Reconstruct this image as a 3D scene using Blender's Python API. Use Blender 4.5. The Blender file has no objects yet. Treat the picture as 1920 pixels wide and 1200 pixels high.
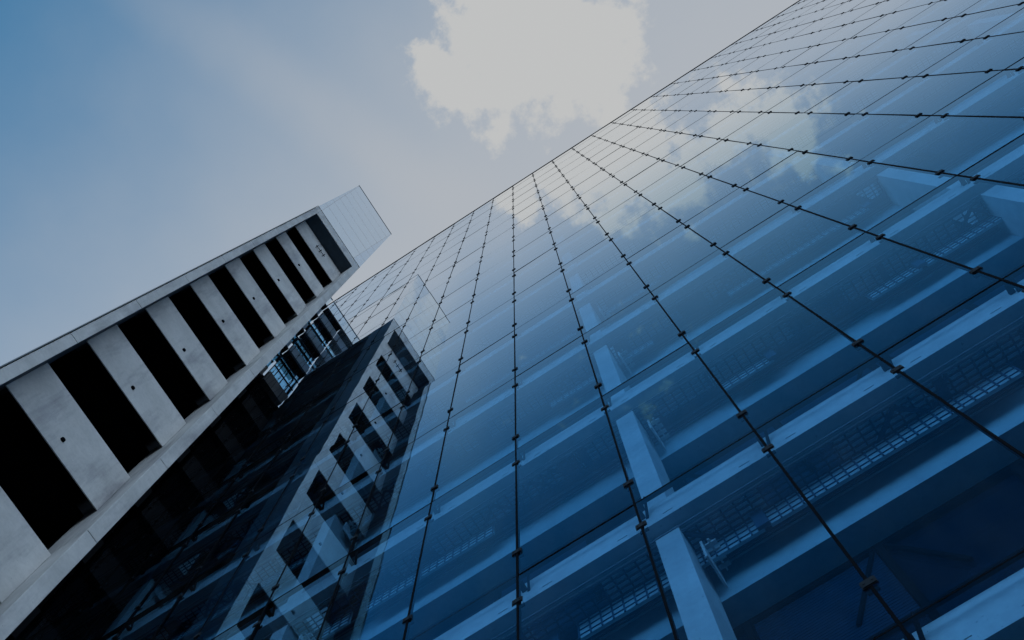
import bpy, math, random
from mathutils import Vector, Matrix
random.seed(7)
S = bpy.context.scene
R = math.radians
CAMZ = 1.7

# ------------------------------------------------------------------ camera
# world axes: X along the glass facade, Y square to it (facade at Y = 4.25), Z up
PITCH, HEAD = R(80.32), R(32.77)
cd = bpy.data.cameras.new("camera")
cam = bpy.data.objects.new("camera", cd)
S.collection.objects.link(cam)
cd.sensor_width = 36.0
cd.lens = 36.0 * 2336.5 / 1920.0
cd.clip_start = 0.05
cd.clip_end = 5000.0
tx = Vector((math.cos(HEAD), -math.sin(HEAD)))      # X axis of the world seen in (right, heading)
ny = Vector((math.sin(HEAD), math.cos(HEAD)))
def loc_dir(r, f, z):                                # (right, heading, up) -> world
    return Vector((r*tx.x + f*tx.y, r*ny.x + f*ny.y, z))
fw = loc_dir(0, math.cos(PITCH), math.sin(PITCH))
rt = loc_dir(1, 0, 0)
up = rt.cross(fw)
M = Matrix((rt, up, -fw)).transposed().to_4x4()
M.translation = (0, 0, CAMZ)
cam.matrix_world = M
S.camera = cam

# ------------------------------------------------------------------ world: sky and cloud
SUN_EL, SUN_ROT = R(50), R(-4)
W = bpy.data.worlds.new("World")
S.world = W
W.use_nodes = True
nt = W.node_tree
nt.nodes.clear()
def N(tree, typ, **kw):
    n = tree.nodes.new(typ)
    for k, v in kw.items():
        if k.startswith("i_"):
            n.inputs[int(k[2:])].default_value = v
        else:
            setattr(n, k, v)
    return n
def mth(tree, op, a, b=None, c=None, clamp=False):
    n = tree.nodes.new("ShaderNodeMath"); n.operation = op; n.use_clamp = clamp
    for i, v in enumerate((a, b, c)):
        if v is None: continue
        if isinstance(v, (int, float)): n.inputs[i].default_value = v
        else: tree.links.new(v, n.inputs[i])
    return n.outputs[0]
def smooth(tree, v, lo, hi, a=0.0, b=1.0):
    n = tree.nodes.new("ShaderNodeMapRange"); n.interpolation_type = 'SMOOTHSTEP'
    tree.links.new(v, n.inputs[0])
    for i, q in ((1, lo), (2, hi), (3, a), (4, b)): n.inputs[i].default_value = q
    return n.outputs[0]
L = nt.links.new
sky = N(nt, "ShaderNodeTexSky", sky_type='NISHITA', sun_disc=False, sun_elevation=SUN_EL, sun_rotation=SUN_ROT,
        air_density=1.0, dust_density=0.6, ozone_density=1.6)
bg_sky = N(nt, "ShaderNodeBackground"); bg_sky.inputs[1].default_value = 0.12
tint = N(nt, "ShaderNodeMix", data_type='RGBA', blend_type='MULTIPLY'); tint.inputs[0].default_value = 1
L(sky.outputs[0], tint.inputs[6]); tint.inputs[7].default_value = (0.37, 1.14, 1.24, 1)
L(tint.outputs[2], bg_sky.inputs[0])
tc = N(nt, "ShaderNodeTexCoord")
sp = N(nt, "ShaderNodeSeparateXYZ"); L(tc.outputs["Generated"], sp.inputs[0])
zc = mth(nt, 'MAXIMUM', sp.outputs[2], 0.08)
u = mth(nt, 'DIVIDE', sp.outputs[0], zc)
v = mth(nt, 'DIVIDE', sp.outputs[1], zc)
uv = N(nt, "ShaderNodeCombineXYZ"); L(u, uv.inputs[0]); L(v, uv.inputs[1])
# warp of the cloud outline
nz = N(nt, "ShaderNodeTexNoise"); L(uv.outputs[0], nz.inputs["Vector"])
nz.inputs["Scale"].default_value = 32; nz.inputs["Detail"].default_value = 9; nz.inputs["Roughness"].default_value = 0.62
nz2 = N(nt, "ShaderNodeTexNoise"); L(uv.outputs[0], nz2.inputs["Vector"])
nz2.inputs["Scale"].default_value = 9; nz2.inputs["Detail"].default_value = 4; nz2.inputs["Roughness"].default_value = 0.5
BLOBS = [(.035, -.030, .085, 1.0), (.062, .004, .066, 1.0), (.008, -.054, .058, 1.0), (-.022, -.034, .046, .9),
         (.050, -.082, .070, 1.0), (.086, -.010, .054, .9), (-.010, .008, .030, .5), (-.031, -.056, .037, .95), (.078, -.120, .052, .8), (.145, -.110, .055, .60),
         (.178, -.138, .055, .56), (-.037, -.253, .045, .12), ]
field = None
for (bu, bv, br, bw) in BLOBS:
    d = N(nt, "ShaderNodeVectorMath", operation='DISTANCE'); L(uv.outputs[0], d.inputs[0]); d.inputs[1].default_value = (bu, bv, 0)
    f = mth(nt, 'MULTIPLY_ADD', d.outputs["Value"], -bw/br, bw)
    field = f if field is None else mth(nt, 'SMOOTH_MAX', field, f, 0.12)
fl = mth(nt, 'MULTIPLY_ADD', mth(nt, 'SUBTRACT', nz.outputs[0], 0.5), 1.9, field)
fl = mth(nt, 'MULTIPLY_ADD', mth(nt, 'SUBTRACT', nz2.outputs[0], 0.5), 0.5, fl)
cmask = smooth(nt, fl, 0.13, 0.46)
STREAK = (-0.9255, 0.3789, -0.0896)
# thin high veil, thicker towards the sun
nv = N(nt, "ShaderNodeTexNoise"); L(uv.outputs[0], nv.inputs["Vector"])
nv.inputs["Scale"].default_value = 5; nv.inputs["Detail"].default_value = 5; nv.inputs["Roughness"].default_value = 0.55
sv = mth(nt, 'MULTIPLY_ADD', mth(nt, 'MINIMUM', u, 0.05), 0.22, v)
sv = mth(nt, 'MULTIPLY_ADD', mth(nt, 'SUBTRACT', nv.outputs[0], 0.5), 0.14, sv)
ln = N(nt, "ShaderNodeVectorMath", operation='DOT_PRODUCT'); L(uv.outputs[0], ln.inputs[0]); ln.inputs[1].default_value = (STREAK[0], STREAK[1], 0)
st_ = mth(nt, 'ABSOLUTE', mth(nt, 'ADD', mth(nt, 'ADD', ln.outputs["Value"], STREAK[2]), mth(nt, 'MULTIPLY', mth(nt, 'SUBTRACT', nz2.outputs[0], .5), .03)))
st_ = smooth(nt, st_, 0.0, 0.040, 0.046, 0.0)
sv = mth(nt, 'ADD', sv, st_)
hb = N(nt, "ShaderNodeVectorMath", operation='DISTANCE'); L(uv.outputs[0], hb.inputs[0]); hb.inputs[1].default_value = (.10, -.24, 0)
sv = mth(nt, 'ADD', sv, smooth(nt, hb.outputs["Value"], 0.0, 0.20, 0.035, 0.0))
veil = smooth(nt, sv, -0.43, 0.08, 0.03, 0.96)
bg_veil = N(nt, "ShaderNodeBackground"); bg_veil.inputs[0].default_value = (0.44, 0.465, 0.50, 1)
bg_cl = N(nt, "ShaderNodeBackground"); bg_cl.inputs[0].default_value = (0.528, 0.535, 0.535, 1)
m1 = N(nt, "ShaderNodeMixShader"); L(veil, m1.inputs[0]); L(bg_sky.outputs[0], m1.inputs[1]); L(bg_veil.outputs[0], m1.inputs[2])
m2 = N(nt, "ShaderNodeMixShader"); L(cmask, m2.inputs[0]); L(m1.outputs[0], m2.inputs[1]); L(bg_cl.outputs[0], m2.inputs[2])
# bright low sky added out of view as fill for concrete and interiors
nh = N(nt, "ShaderNodeTexNoise"); L(tc.outputs["Generated"], nh.inputs["Vector"]); nh.inputs["Scale"].default_value = 3.5; nh.inputs["Detail"].default_value = 5
el = mth(nt, 'MULTIPLY_ADD', mth(nt, 'SUBTRACT', nh.outputs[0], 0.5), 0.35, sp.outputs[2])
hz = smooth(nt, el, 0.20, 0.66, 1.0, 0.0)
bg_hz = N(nt, "ShaderNodeBackground"); bg_hz.inputs[0].default_value = (0.76, 0.96, 1.20, 1); bg_hz.inputs[1].default_value = 2.25
m3 = N(nt, "ShaderNodeMixShader"); L(hz, m3.inputs[0]); L(m2.outputs[0], m3.inputs[1]); L(bg_hz.outputs[0], m3.inputs[2])
wo = N(nt, "ShaderNodeOutputWorld"); L(m3.outputs[0], wo.inputs[0])

# ------------------------------------------------------------------ sun (stands behind the glass building)
sd = bpy.data.lights.new("sun", 'SUN'); sd.energy = 2.0; sd.angle = R(0.5); sd.color = (1.0, 0.95, 0.88)
sun = bpy.data.objects.new("sun", sd); S.collection.objects.link(sun)
sdir = Vector((math.sin(SUN_ROT)*math.cos(SUN_EL), math.cos(SUN_ROT)*math.cos(SUN_EL), math.sin(SUN_EL)))
sun.rotation_euler = sdir.to_track_quat('Z', 'Y').to_euler()

S.view_settings.view_transform = 'Standard'
S.view_settings.look = 'None'
S.view_settings.gamma = 1.0
S.view_settings.exposure = 0.0
S.cycles.max_bounces = 10
S.cycles.glossy_bounces = 6
S.cycles.diffuse_bounces = 4
S.cycles.transparent_max_bounces = 24
S.cycles.use_denoising = True
S.cycles.sample_clamp_indirect = 4.0

# ------------------------------------------------------------------ materials
def new_mat(name):
    m = bpy.data.materials.new(name); m.use_nodes = True
    t = m.node_tree; t.nodes.clear()
    o = t.nodes.new("ShaderNodeOutputMaterial")
    return m, t, o
def ramp(t, fac, stops):
    r = t.nodes.new("ShaderNodeValToRGB"); t.links.new(fac, r.inputs[0])
    e = r.color_ramp.elements
    e[0].position, e[0].color = stops[0][0], (*stops[0][1], 1)
    e[1].position, e[1].color = stops[1][0], (*stops[1][1], 1)
    for p, c in stops[2:]:
        q = e.new(p); q.color = (*c, 1)
    return r.outputs[0]
def noise(t, scale, detail=4, rough=.55, vec=None, stretch=None):
    co = t.nodes.new("ShaderNodeNewGeometry").outputs["Position"] if vec is None else vec
    if stretch:
        mp = t.nodes.new("ShaderNodeMapping"); mp.inputs["Scale"].default_value = stretch
        t.links.new(co, mp.inputs[0]); co = mp.outputs[0]
    n = t.nodes.new("ShaderNodeTexNoise"); t.links.new(co, n.inputs["Vector"])
    n.inputs["Scale"].default_value = scale; n.inputs["Detail"].default_value = detail; n.inputs["Roughness"].default_value = rough
    return n.outputs[0]
def mulc(t, a, b):
    n = t.nodes.new("ShaderNodeMix"); n.data_type = 'RGBA'; n.blend_type = 'MULTIPLY'; n.inputs[0].default_value = 1
    for i, q in ((6, a), (7, b)):
        if isinstance(q, tuple): n.inputs[i].default_value = (*q, 1)
        else: t.links.new(q, n.inputs[i])
    return n.outputs[2]
def simple(name, col, rough=.6, metal=0.0, var=.15, scale=3.0, spec=.5):
    m, t, o = new_mat(name)
    b = t.nodes.new("ShaderNodeBsdfPrincipled")
    c = ramp(t, noise(t, scale, 5), [(.3, tuple(x*(1-var) for x in col)), (.7, tuple(x*(1+var) for x in col))])
    t.links.new(c, b.inputs["Base Color"]); b.inputs["Roughness"].default_value = rough; b.inputs["Metallic"].default_value = metal
    b.inputs["Specular IOR Level"].default_value = spec
    t.links.new(b.outputs[0], o.inputs[0])
    return m
def concrete(name, col, bump=.25, stain=.42):
    m, t, o = new_mat(name)
    b = t.nodes.new("ShaderNodeBsdfPrincipled")
    c1 = ramp(t, noise(t, .9, 6, .6), [(.25, tuple(x*.78 for x in col)), (.75, tuple(x*1.14 for x in col))])
    c2 = ramp(t, noise(t, 9, 5, .65), [(.25, (.90, .90, .91)), (.6, (1.03, 1.03, 1.02))])
    st = ramp(t, noise(t, 1.0, 5, .7, stretch=(1.2, 1.6, .22)), [(.50, (1, 1, 1)), (.72, (1-stain, 1-stain, 1-stain*.9))])
    po = ramp(t, noise(t, 26, 2, .5), [(.70, (1, 1, 1)), (.78, (.55, .56, .58))])
    c = mulc(t, mulc(t, mulc(t, c1, c2), st), po)
    t.links.new(c, b.inputs["Base Color"]); b.inputs["Roughness"].default_value = .85
    bp = t.nodes.new("ShaderNodeBump"); bp.inputs["Strength"].default_value = bump; bp.inputs["Distance"].default_value = .01
    t.links.new(noise(t, 30, 4), bp.inputs["Height"]); t.links.new(bp.outputs[0], b.inputs["Normal"])
    t.links.new(b.outputs[0], o.inputs[0])
    return m
def glass(name, tint, refl, ior=1.9, wav=.0, wscale=.5, dirt=0.0, graze=(1, 1, 1), full=.70):
    # coated architectural glass: mirror by fresnel on the outer faces, tinted see-through else
    m, t, o = new_mat(name)
    geo = t.nodes.new("ShaderNodeNewGeometry")
    lw = t.nodes.new("ShaderNodeVectorMath"); lw.operation = 'DOT_PRODUCT'
    t.links.new(geo.outputs["Normal"], lw.inputs[0]); t.links.new(geo.outputs["Incoming"], lw.inputs[1])
    fz = mth(t, 'POWER', mth(t, 'SUBTRACT', 1.0, mth(t, 'ABSOLUTE', lw.outputs["Value"]), clamp=True), ior)
    fz = smooth(t, fz, 0.0, full, 0.03, 0.985)      # both faces of an insulating pane together
    gm = t.nodes.new("ShaderNodeMix"); gm.data_type = 'RGBA'; gm.inputs[6].default_value = (*refl, 1); gm.inputs[7].default_value = (*graze, 1)
    t.links.new(mth(t, 'POWER', fz, 2.2), gm.inputs[0])
    gl = t.nodes.new("ShaderNodeBsdfGlossy"); gl.inputs["Roughness"].default_value = 0.0; gl.inputs["Color"].default_value = (*refl, 1)
    # the coating's blue reflection turns to plain mirror at a glancing view
    GLOSSY = gl
    tr = t.nodes.new("ShaderNodeBsdfTransparent"); tr.inputs[0].default_value = (*tint, 1)
    t.links.new(gm.outputs[2], GLOSSY.inputs["Color"])
    front = mth(t, 'SUBTRACT', 1.0, geo.outputs["Backfacing"])
    fac = mth(t, 'MULTIPLY', fz, front)
    if wav:
        bp = t.nodes.new("ShaderNodeBump"); bp.inputs["Strength"].default_value = 1.0; bp.inputs["Distance"].default_value = wav
        t.links.new(noise(t, wscale, 2, .45, stretch=(1, 1, .55)), bp.inputs["Height"])
        t.links.new(bp.outputs[0], gl.inputs["Normal"])
    mx = t.nodes.new("ShaderNodeMixShader")
    t.links.new(fac, mx.inputs[0]); t.links.new(tr.outputs[0], mx.inputs[1]); t.links.new(gl.outputs[0], mx.inputs[2])
    last = mx.outputs[0]
    if dirt:
        df = t.nodes.new("ShaderNodeBsdfDiffuse"); df.inputs[0].default_value = (.36, .50, .60, 1)
        k = ramp(t, noise(t, 2.2, 5, .6, stretch=(1, 1, .3)), [(.35, (0, 0, 0)), (.8, (dirt, dirt, dirt))])
        m2 = t.nodes.new("ShaderNodeMixShader"); t.links.new(mth(t, 'MULTIPLY', k, front), m2.inputs[0])
        t.links.new(last, m2.inputs[1]); t.links.new(df.outputs[0], m2.inputs[2]); last = m2.outputs[0]
    t.links.new(last, o.inputs[0])
    return m
MAT = {
    'concrete': concrete('cast_concrete', (.47, .465, .455)),
    'dark_conc': simple('gap_shade_concrete', (.010, .012, .015), .8, spec=.1),  # concrete side of the gap, its shade put into the colour
    'black': simple('unlit_black', (.004, .0045, .006), .95, spec=.0),  # unlit depth of rooms and holes put into the colour
    'white_conc': concrete('pale_interior_concrete', (.58, .59, .60), .1, .12),
    'interior_grey': concrete('blue_light_interior_grey', (.31, .46, .52), .1, .15),  # blue light filtered by the glass is put into this grey
    'ceiling': simple('blue_shade_ceiling', (.006, .048, .10), .8),  # shade and bluish scattered light put into the colour
    'steel': simple('black_steel', (.002, .003, .005), .8, .0, spec=.03),
    'steel_grey': simple('painted_grey_steel', (.13, .16, .19), .5, .2),
    'clamp': simple('clamp_metal', (.004, .009, .015), .6, .0, spec=.12),
    'glass': glass('blue_facade_glass', (.60, .80, .92), (.15, .62, 1.0), 4.9, .0022, .55, .018),
    'screen': glass('clear_screen_glass', (.76, .87, .94), (.72, .80, .90), 5.0, .0008, .5, .06, (.86, .91, .96), .72),
    'edge_glass': simple('green_glass_edge', (.02, .07, .10), .3),
    'window': simple('dark_window_glass', (.003, .009, .020), .1, 0.0, spec=.08),
    'blind': simple('grey_blind', (.008, .030, .06), .7, spec=.05),
    'link_dark': simple('shade_dark_concrete', (.013, .016, .020), .7, spec=.05),  # darkened copy of the link concrete, shade of the lower bands in its colour
    'dark_sheet': simple('dark_blue_grey_sheet', (.055, .075, .095), .7, spec=.1),
    'plate': None,
    'paving': concrete('paving', (.08, .08, .08), .3, .2),
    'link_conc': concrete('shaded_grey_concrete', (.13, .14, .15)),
    'road': simple('asphalt', (.035, .035, .037), .9, 0, .3, 8),
}

def translucent(name, col):
    m, t, o = new_mat(name)
    a = t.nodes.new("ShaderNodeBsdfTranslucent"); b = t.nodes.new("ShaderNodeBsdfDiffuse"); mx = t.nodes.new("ShaderNodeMixShader")
    c = ramp(t, noise(t, 4, 4), [(.3, tuple(x*.85 for x in col)), (.7, col)])
    t.links.new(c, a.inputs[0]); t.links.new(c, b.inputs[0]); mx.inputs[0].default_value = .45
    t.links.new(a.outputs[0], mx.inputs[1]); t.links.new(b.outputs[0], mx.inputs[2]); t.links.new(mx.outputs[0], o.inputs[0])
    return m
MAT['plate'] = translucent('translucent_plate', (.80, .84, .86))

# ------------------------------------------------------------------ mesh helpers
class MB:
    def __init__(s): s.v = []; s.f = []
    def box(s, x0, x1, y0, y1, z0, z1):
        if x0 > x1: x0, x1 = x1, x0
        if y0 > y1: y0, y1 = y1, y0
        if z0 > z1: z0, z1 = z1, z0
        b = len(s.v)
        s.v += [(x0,y0,z0),(x1,y0,z0),(x1,y1,z0),(x0,y1,z0),(x0,y0,z1),(x1,y0,z1),(x1,y1,z1),(x0,y1,z1)]
        s.f += [tuple(b+i for i in q) for q in ((0,3,2,1),(4,5,6,7),(0,1,5,4),(1,2,6,5),(2,3,7,6),(3,0,4,7))]
        return s
    def bar(s, a, b_, w, h):                         # square bar from a to b
        a = Vector(a); b_ = Vector(b_); d = (b_-a).normalized()
        o = Vector((0,0,1)) if abs(d.z) < .9 else Vector((1,0,0))
        p = d.cross(o).normalized()*w/2; q = d.cross(p).normalized()*h/2
        k = len(s.v)
        for e in (a, b_):
            s.v += [tuple(e+p+q), tuple(e-p+q), tuple(e-p-q), tuple(e+p-q)]
        s.f += [tuple(k+i for i in t) for t in ((0,1,2,3),(7,6,5,4),(0,4,5,1),(1,5,6,2),(2,6,7,3),(3,7,4,0))]
        return s
    def tube(s, a, b_, r, n=10, r2=None):
        a = Vector(a); b_ = Vector(b_); d = (b_-a).normalized()
        o = Vector((0,0,1)) if abs(d.z) < .9 else Vector((1,0,0))
        p = d.cross(o).normalized(); q = d.cross(p).normalized(); k = len(s.v); r2 = r if r2 is None else r2
        for e, rr in ((a, r), (b_, r2)):
            for i in range(n):
                t = 2*math.pi*i/n
                s.v.append(tuple(e + p*math.cos(t)*rr + q*math.sin(t)*rr))
        for i in range(n):
            j = (i+1) % n
            s.f.append((k+i, k+n+i, k+n+j, k+j))
        s.f.append(tuple(k+i for i in range(n))); s.f.append(tuple(k+n+i for i in reversed(range(n))))
        return s
    def build(s, name, mat, parent=None, bevel=0.0):
        me = bpy.data.meshes.new(name)
        me.from_pydata(s.v, [], s.f); me.materials.append(MAT[mat] if isinstance(mat, str) else mat); me.update()
        o = bpy.data.objects.new(name, me); S.collection.objects.link(o)
        if parent is not None:
            o.parent = parent
            o.matrix_parent_inverse = parent.matrix_world.inverted()
        if bevel:
            md = o.modifiers.new("bevel", 'BEVEL'); md.width = bevel; md.segments = 2; md.limit_method = 'ANGLE'
        return o
def thing(name, label, cat, loc, group=None):
    o = bpy.data.objects.new(name, None); S.collection.objects.link(o)
    o.location = loc; o.empty_display_size = 1.0
    o['label'] = label; o['category'] = cat
    if group: o['group'] = group
    bpy.context.view_layer.update()
    return o
def proj(p):                                         # photograph position of a point, only used to rank what shows largest
    q = M.inverted() @ Vector(p)
    if q.z > -0.1: return None
    return (960 - 2336.5*q.x/q.z, 600 + 2336.5*q.y/q.z)
def shown_area(x0, x1, y, z0, z1):
    n = 0
    for i in range(6):
        for j in range(8):
            w = proj((x0+(x1-x0)*(i+.5)/6, y, z0+(z1-z0)*(j+.5)/8))
            if w and 0 <= w[0] <= 1920 and 0 <= w[1] <= 1200: n += 1
    if n == 0: return 0.0
    c = [proj((x, y, z)) for x, z in ((x0, z0), (x1, z0), (x1, z1), (x0, z1))]
    if any(q is None for q in c): return 0.0
    a = abs(sum(c[i][0]*c[(i+1) % 4][1]-c[(i+1) % 4][0]*c[i][1] for i in range(4)))/2
    return a*n/48

# ------------------------------------------------------------------ ground
g = MB(); g.box(-3000, 3000, -3000, 3000, -.6, 0).build('ground', 'road')['kind'] = 'structure'
p = MB(); p.box(-40, 45, -14, 4.0, .004, .12).build('pavement', 'paving')['kind'] = 'structure'

# ------------------------------------------------------------------ glass office building
YG = 4.25                        # outer face of the glass
PW, X0 = .3531*YG, -.6277*YG      # panel width, joint number 0
HZ, Z0 = 1.1872*YG, .6569*YG+CAMZ
ZT = 19.104*YG+CAMZ               # top edge of the glass
I0, I1 = -15, 18                 # joints along the facade
xs = [X0+PW*i for i in range(I0, I1+1)]
zj = [Z0+HZ*k for k in range(0, 16)]
XL, XR = xs[0], xs[-1]
off = thing('glass_office_building', 'tall office building with blue bolted glass curtain wall filling the right of the photo', 'building', (3, 10, 0))
GAP, TH = .014, .022
levels = [.02] + zj + [ZT]
panels = []
for i in range(len(xs)-1):
    for k in range(len(levels)-1):
        a = shown_area(xs[i], xs[i+1], YG, levels[k], levels[k+1])
        panels.append((a, i, k))
panels.sort(key=lambda t: -t[0])
def pane(mb, i, k):
    x0, x1, z0, z1 = xs[i]+GAP, xs[i+1]-GAP, levels[k]+.0095, levels[k+1]-.0095
    rx, rz = random.gauss(0, .0010), random.gauss(0, .0013)
    cx, cz = (x0+x1)/2, (z0+z1)/2
    b = len(mb.v)
    mb.box(x0, x1, YG, YG+TH, z0, z1)
    for q in range(b, b+8):
        x, y, z = mb.v[q]
        mb.v[q] = (x, y + (x-cx)*rz + (z-cz)*rx, z)
rest = MB()
for n, (a, i, k) in enumerate(panels):
    if n < 100:
        m = MB(); pane(m, i, k); m.build('glass_panel', 'glass', off)
    else:
        pane(rest, i, k)
rest.build('glass_panel', 'glass', off)['kind'] = 'stuff'
# vertical joint bars with their fixing arms, horizontal joints
for i, x in enumerate(xs):
    m = MB(); m.box(x-.0125, x+.0125, YG-.006, YG+.05, .02, ZT)
    for z in zj:
        m.box(x-.03, x+.03, YG+.05, YG+.155, z-.13, z-.07)
        m.bar((x+.12, YG+.03, z+.10), (x+.05, YG+.15, z-.18), .03, .03)
    m.build('mullion', 'steel', off)
for z in zj:
    m = MB()
    for i in range(len(xs)-1):
        m.box(xs[i]+.0127, xs[i+1]-.0127, YG-.004, YG+.03, z-.009, z+.009)
    m.build('transom', 'steel', off)
m = MB(); m.box(XL-.05, XR+.05, YG-.03, YG+.10, ZT+.002, ZT+.06); m.build('coping', 'steel', off)
# clamps
cl = []
for x in xs:
    for k, z in enumerate(zj):
        for s in (-1, 1):
            zz = z + s*.72
            w = proj((x, YG, zz))
            if w and -40 < w[0] < 1960 and -40 < w[1] < 1240:
                cl.append((-shown_area(x-.06, x+.06, YG-.05, zz-.05, zz+.05)-1e-6*(100-zz), x, zz))
    zz = ZT - .35
    if proj((x, YG, zz)): cl.append((-1e-6, x, zz))
cl.sort()
def clamp(m, x, z):
    m.box(x-.064, x+.064, YG-.010, YG-.001, z-.056, z+.056)
    m.box(x-.056, x+.056, YG-.0195, YG-.0102, z-.048, z+.048)
    m.tube((x-.035, YG-.0197, z), (x-.035, YG-.024, z), .011, 8)
    m.tube((x+.035, YG-.0197, z), (x+.035, YG-.024, z), .011, 8)
    m.box(x-.05, x+.05, YG+.0515, YG+.07, z-.032, z+.032)
rest = MB()
for n, (a, x, z) in enumerate(cl):
    if n < 100:
        m = MB(); clamp(m, x, z); m.build('clamp', 'clamp', off)
    else: clamp(rest, x, z)
rest.build('clamp', 'clamp', off)['kind'] = 'stuff'
# structure behind the glass, storey by storey
cols = [i for i in range(len(xs)) if (i+I0-1) % 4 == 0]
BD = .93                          # depth of the inner facade behind the glass
for k, z in enumerate(zj):
    m = MB(); m.box(XL, XR, YG+.155, YG+.40, z-.41, z+.10)
    for x in xs[::1]:
        m.box(x-.34, x-.22, YG+.148, YG+.1545, z-.30, z-.275); m.box(x+.22, x+.34, YG+.148, YG+.1545, z-.30, z-.275)
    m.build('slab_beam', 'white_conc', off)
    m = MB(); m.box(XL, XR, YG+.055, YG+.085, z+.13, z+.16)
    m.box(XL, XR, YG+.10, YG+.125, z+.20, z+.22)
    m.build('walkway_rail', 'steel', off)
    # open steel walkway: cross bars, long bars, braces
    m = MB(); x = XL; n = 0
    y0, y1, zg = YG+.405, YG+.70, z-.36
    for q in range(5): m.box(XL, XR, y0+q*.065, y0+q*.065+.012, zg, zg+.035)
    while x < XR:
        m.box(x, x+.02, y0, y1, zg-.012, zg-.001); x += .15
    x = XL+.5
    while x < XR-1.6:
        if random.random() < .55:
            q = x
            for e in range(random.choice((2, 3, 4))):
                if q > XR-.6: break
                m.bar((q, y0+.02 if e % 2 else y1-.02, zg-.05), (q+.32, y1-.02 if e % 2 else y0+.02, zg-.05), .045, .045); q += .32
        if random.random() < .5:
            m.box(x+.8, x+.8+random.choice((.1, .25, .5)), y0, y1, zg-.06, zg-.03)
        x += random.choice((1.0, 1.5, 2.0))
    m.build('walkway_grating', 'ceiling', off)
    # pale translucent plates added here and there, imitating daylight through the bars
    m = MB(); x = XL+.3
    while x < XR-2.5:
        w = random.choice((.45, .9, 1.35, 2.2))
        if random.random() < .62: m.box(x, x+w, y0+.01, y1-.01, zg+.037, zg+.047)
        x += w + random.choice((.05, .12, .3, .9))
    m.build('grating_light_plate', 'plate', off)
    # pale boxes added behind the walkway to imitate brightly lit grids, dark bars and braces before them
    m = MB(); d = MB(); x = XL+.4
    while x < XR-3:
        w = random.choice((.5, .8, 1.4, 2.2, 2.9))
        if random.random() < .72:
            m.box(x, x+w, YG+.66, YG+.70, z-.80, z-.415)
            n = int(w/.13)
            for q in range(n+1): d.box(x+q*w/max(n, 1)-.009, x+q*w/max(n, 1)+.009, YG+.645, YG+.6595, z-.81, z-.413)
            for q in (.50, .62, .74): d.box(x, x+w, YG+.648, YG+.659, z-q, z-q+.012)
            if random.random() < .4: d.box(x+w-.06, x+w+.08, YG+.6, YG+.644, z-.85, z-.41)
        x += w + random.choice((.08, .15, .3, .8, 1.6))
    m.build('bright_strip_box', 'interior_grey', off); d.build('bright_strip_bar', 'ceiling', off)
    m = MB()
    for dy, dz, r in ((.30, -.47, .012), (.37, -.455, .02), (.80, -.46, .022), (.86, -.50, .012)):
        m.tube((XL, YG+dy+.1*(dy < .4)*0, z+dz), (XR, YG+dy, z+dz), r, 8)
    m.build('conduit', 'steel_grey', off)
    m = MB(); m.box(XL, XR, YG+.71, YG+BD-.002, z-.41, z-.1); m.build('walkway_slab', 'ceiling', off)
    m = MB(); m.box(XL, XR, YG+BD, YG+1.35, z-1.20, z-.35)
    m.box(XL, XR, YG+BD-.03, YG+BD-.003, z-.475, z-.44)
    m.build('spandrel', 'interior_grey', off)
    zlo = z-HZ+.62
    m = MB(); m.box(XL, XR, YG+1.30, YG+1.36, zlo, z-1.202)
    m.build('window_band', 'window', off)
    m = MB()
    m.box(XL, XR, YG+1.23, YG+1.298, z-1.28, z-1.203)
    for i in range(len(xs)-1):
        m.box(xs[i]+.35, xs[i]+.42, YG+1.22, YG+1.298, zlo, z-1.281)
        if (i*7+k*3) % 5 < 2:
            m.bar((xs[i]+.45, YG+1.25, z-1.3), (xs[i]+.95, YG+1.25, z-2.4), .04, .04)
            m.bar((xs[i]+.30, YG+1.25, z-1.3), (xs[i]-.2, YG+1.25, z-2.4), .04, .04)
    m.build('window_frame', 'steel', off)
    m = MB()
    for i in range(len(xs)-1):
        if random.random() < .6:
            hh = random.choice((.5, .9, 1.4))
            zz = z-1.30
            while zz > z-1.30-hh:
                m.box(xs[i]+.45, xs[i+1]+.33, YG+1.262, YG+1.297, zz-.044, zz); zz -= .052
    m.build('window_blind', 'blind', off)
    m = MB(); m.box(XL, XR, YG+1.0, YG+1.35, z-HZ-.34 if k else 0.0, zlo-.002); m.build('parapet', 'interior_grey', off)
for i in cols:
    x = xs[i]
    if x+.4 > XR: continue
    m = MB()
    for k, z in enumerate(zj):
        zb = (zj[k-1]+.102) if k else 0.0
        m.box(x+.015, x+.295, YG+.30, YG+BD-.004, zb, z-.412)
        m.box(x+.40, x+.425, YG+.50, YG+BD-.035, z-1.05, z-.62)
        for q in range(4): m.box(x+.43, x+.56, YG+.55+q*.09, YG+.60+q*.09, z-.66, z-.63)
        m.box(x+.485, x+.505, YG+.5, YG+BD-.035, z-.69, z-.661)
    m.box(x+.015, x+.295, YG+.30, YG+BD-.004, zj[-1]+.102, ZT-.4)
    m.build('column', 'white_conc', off)
m = MB(); m.box(XL, XR, YG+1.37, YG+13, 0, ZT-.62); m.build('core_block', 'black', off)
m = MB(); m.box(XL, XR, YG+.12, YG+13, ZT-.6, ZT-.3); m.build('roof', 'interior_grey', off)
m = MB(); m.box(XR+.03, XR+.25, YG, YG+13, 0, ZT-.65); m.box(XL-.25, XL-.03, YG, YG+13, 0, ZT-.65); m.build('end_wall', 'concrete', off)

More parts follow.
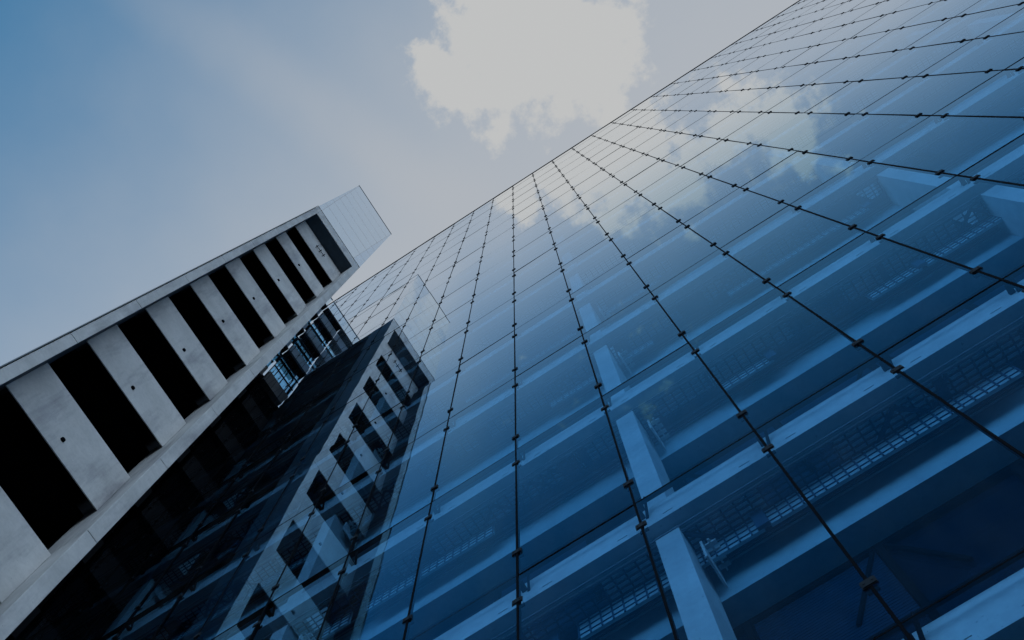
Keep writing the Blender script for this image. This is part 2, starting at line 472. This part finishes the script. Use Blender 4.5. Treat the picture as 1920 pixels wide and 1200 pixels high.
# ------------------------------------------------------------------ concrete tower
TX = -11.2                        # front face
YA, YB = -1.185, 2.632            # sides
ZC = 64.85+CAMZ                   # top of the concrete
ZP = 82.4+CAMZ                    # top of the glass screen
TXB = -16.9
tow = thing('concrete_tower', 'narrow concrete tower with white spandrels between black openings and a glass screen on top', 'tower', (-14, .7, 0))
fl, fr = -.905, 2.315             # inner edges of the front piers
bot = 60.26+CAMZ                  # underside of the highest spandrel's opening
def pier(y0, y1):
    m = MB()
    js = [z for z in [27.95+CAMZ+5.0*q for q in range(-6, 8)] if .3 < z < ZC-1]
    lv = [0.0]+js+[ZC]
    for a, b in zip(lv[:-1], lv[1:]):
        m.box(TX-1.35, TX, y0, y1, a+.014, b-.014)
    m.box(TX-1.34, TX-.03, y0+.03, y1-.03, 0, ZC-.02)
    return m.build('pier', 'concrete', tow, .012)
pier(YA, fl); pier(fr, YB)
m = MB(); m.box(TX-1.35, TX-.001, fl+.002, fr-.002, ZC-1.53, ZC); m.build('top_beam', 'concrete', tow, .012)
MB().box(TX-1.3, TX-.03, fl+.003, fr-.003, ZC-1.545, ZC-1.5325).build('soffit_sheet', 'dark_sheet', tow)  # thin dark sheet laid under the beam, darkening its underside
MB().box(TX-1.3, TX-.02, fl+.0005, fl+.0028, 0.01, ZC-1.55).build('reveal_shade', 'dark_sheet', tow)  # shade on the left pier's inner face, put in as a dark sheet
RC = .70
MAT['band'] = MAT['concrete']
for q in range(0, 13):
    zb = bot-5.0*q
    zt = zb+2.34 if q else zb+3.0
    if zt < 1: break
    if zb < 0: zb = .0
    m = MB(); m.box(TX-RC-.03, TX-RC, fl+.003, fr-.003, zb, zt)
    sp_ = m.build('spandrel', 'concrete', tow, .008)
    if 0 < q < 12:
        m = MB(); m.tube((TX-RC-.1, .69, zb+.62), (TX-RC+.05, .69, zb+.60), .055, 14); m.build('drain_hole_stub', 'black', tow)  # black stub standing in for a dark drain hole
for y in (.48, .75, 1.02):        # three small hooks on the highest spandrel
    m = MB(); z = 61.63+CAMZ+(y-.75)*.2
    m.tube((TX-RC-.02, y, z), (TX-RC+.12, y, z), .022, 8)
    m.tube((TX-RC+.11, y, z-.02), (TX-RC+.11, y, z+.30), .022, 8)
    m.build('hook', 'steel', tow)
m = MB(); m.tube((TX-RC+.09, .40, 61.62+CAMZ), (TX-RC+.09, 1.10, 61.68+CAMZ), .018, 8); m.build('hook_rail', 'steel', tow)
# dark body behind the openings
m = MB()
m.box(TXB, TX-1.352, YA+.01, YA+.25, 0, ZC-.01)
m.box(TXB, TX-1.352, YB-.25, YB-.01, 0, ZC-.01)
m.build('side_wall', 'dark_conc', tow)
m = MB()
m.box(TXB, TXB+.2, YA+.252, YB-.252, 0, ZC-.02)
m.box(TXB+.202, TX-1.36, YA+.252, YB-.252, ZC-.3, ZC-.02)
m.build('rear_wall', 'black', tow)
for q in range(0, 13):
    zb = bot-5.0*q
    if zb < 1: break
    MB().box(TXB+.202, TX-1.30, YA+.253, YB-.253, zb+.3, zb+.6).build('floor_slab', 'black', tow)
# joints along the dark side wall
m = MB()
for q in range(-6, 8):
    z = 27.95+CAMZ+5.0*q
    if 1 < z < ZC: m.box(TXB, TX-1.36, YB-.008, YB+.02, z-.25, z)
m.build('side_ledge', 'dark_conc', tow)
# glass screen above the concrete: four sheets with thin top rails
scr = MB()
T = .02
scr.box(TX-T-.01, TX-.01, YA, YB, ZC+.05, ZP)
scr.build('glass_screen', 'screen', tow)
MB().box(TXB, TX-.04, YB-T-.01, YB-.01, ZC+.05, ZP).build('glass_screen', 'screen', tow)
MB().box(TXB, TX-.04, YA+.01, YA+T+.01, ZC+.05, ZP).build('glass_screen', 'screen', tow)
MB().box(TXB, TXB+T, YA+.04, YB-.04, ZC+.05, ZP).build('glass_screen', 'screen', tow)
m = MB()
m.box(TX-.04, TX+.008, YA-.02, YB+.02, ZP+.002, ZP+.06)
m.box(TXB, TX-.052, YB-.045, YB+.005, ZP+.002, ZP+.04)
m.box(TXB, TX-.052, YA-.005, YA+.045, ZP+.002, ZP+.04)
m.box(TXB-.02, TXB+.05, YA+.05, YB-.05, ZP+.002, ZP+.05)
m.build('screen_rail', 'edge_glass', tow)
m = MB(); m.box(TX-.06, TX+.012, YA-.005, YB+.005, ZC+.005, ZC+.048); m.build('screen_sill', 'steel', tow)
m = MB()
for z in (67.6, 70.2, 72.6, 75.1, 77.5, 79.9): m.box(TX-.045, TX-.0302, YA, YB, z+CAMZ, z+CAMZ+.02)
m.build('screen_joint', 'steel_grey', tow)
m = MB(); m.box(TX-.9, TX+.02, YA-.045, YA-.02, 0, ZC); m.build('edge_cladding', 'edge_glass', tow)

# ------------------------------------------------------------------ link between tower and glass building
LX = -17.0
lk = thing('link_block', 'dark link of grey bands and steel beams in the gap behind the concrete tower', 'building', (-18, 3.4, 0))
LY0, LY1 = YB-.02, YG-.09
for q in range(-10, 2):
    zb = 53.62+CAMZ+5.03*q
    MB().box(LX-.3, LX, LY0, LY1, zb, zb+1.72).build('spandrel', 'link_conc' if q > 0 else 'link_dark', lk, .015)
for zb, hh in ((65.7, 1.5), (71.2, 1.45), (76.3, 1.7)):
    MB().box(LX-.25, LX, LY0, LY1, zb+CAMZ, zb+CAMZ+hh).build('spandrel', 'link_conc', lk, .015)
for zb in (64.9, 70.1, 75.3, 79.1):
    MB().box(LX-.25, LX+.12, LY0, LY1+.06, zb+CAMZ, zb+CAMZ+.42).build('beam', 'steel', lk)
for za, zb in ((60.4, 64.88), (67.22, 70.08), (72.67, 75.28)):
    MB().box(LX-.14, LX-.12, LY0, LY1, za+CAMZ, zb+CAMZ).build('window', 'glass', lk)
    m = MB()
    for q in range(3): m.box(LX-.118, LX-.07, LY0+.3+q*.45, LY0+.34+q*.45, za+CAMZ, zb+CAMZ)
    for f_ in (.33, .7): m.box(LX-.115, LX-.06, LY0, LY1, za+(zb-za)*f_+CAMZ, za+(zb-za)*f_+.1+CAMZ)
    m.build('window_frame', 'steel', lk)
for zb in (62.2, 67.6, 72.9, 77.6):
    MB().box(LX-1.5, LX-1.15, LY0, LY1, zb+CAMZ, zb+CAMZ+.7).build('beam', 'steel', lk)
m = MB()
m.box(LX-6, LX-.31, LY0-3.6, LY1, 0, 58.5+CAMZ)
m.box(LX-6, LX-.9, LY0-3.6, LY1, 58.502+CAMZ, 61.0+CAMZ)
m.build('rear_wall', 'black', lk)
m = MB(); m.box(LX-.302, LX-.26, LY0, LY0+.12, 58.6+CAMZ, 79.1+CAMZ); m.box(LX-.302, LX-.26, LY1-.06, LY1, 58.6+CAMZ, 79.1+CAMZ); m.build('post', 'steel', lk)
MB().box(LX+.02, LX+.04, LY0, LY1, 79.6+CAMZ, ZP-.05).build('glass_screen', 'screen', lk)
MB().box(LX+.0, LX+.07, LY0, LY1+.05, ZP-.048, ZP).build('screen_rail', 'edge_glass', lk)
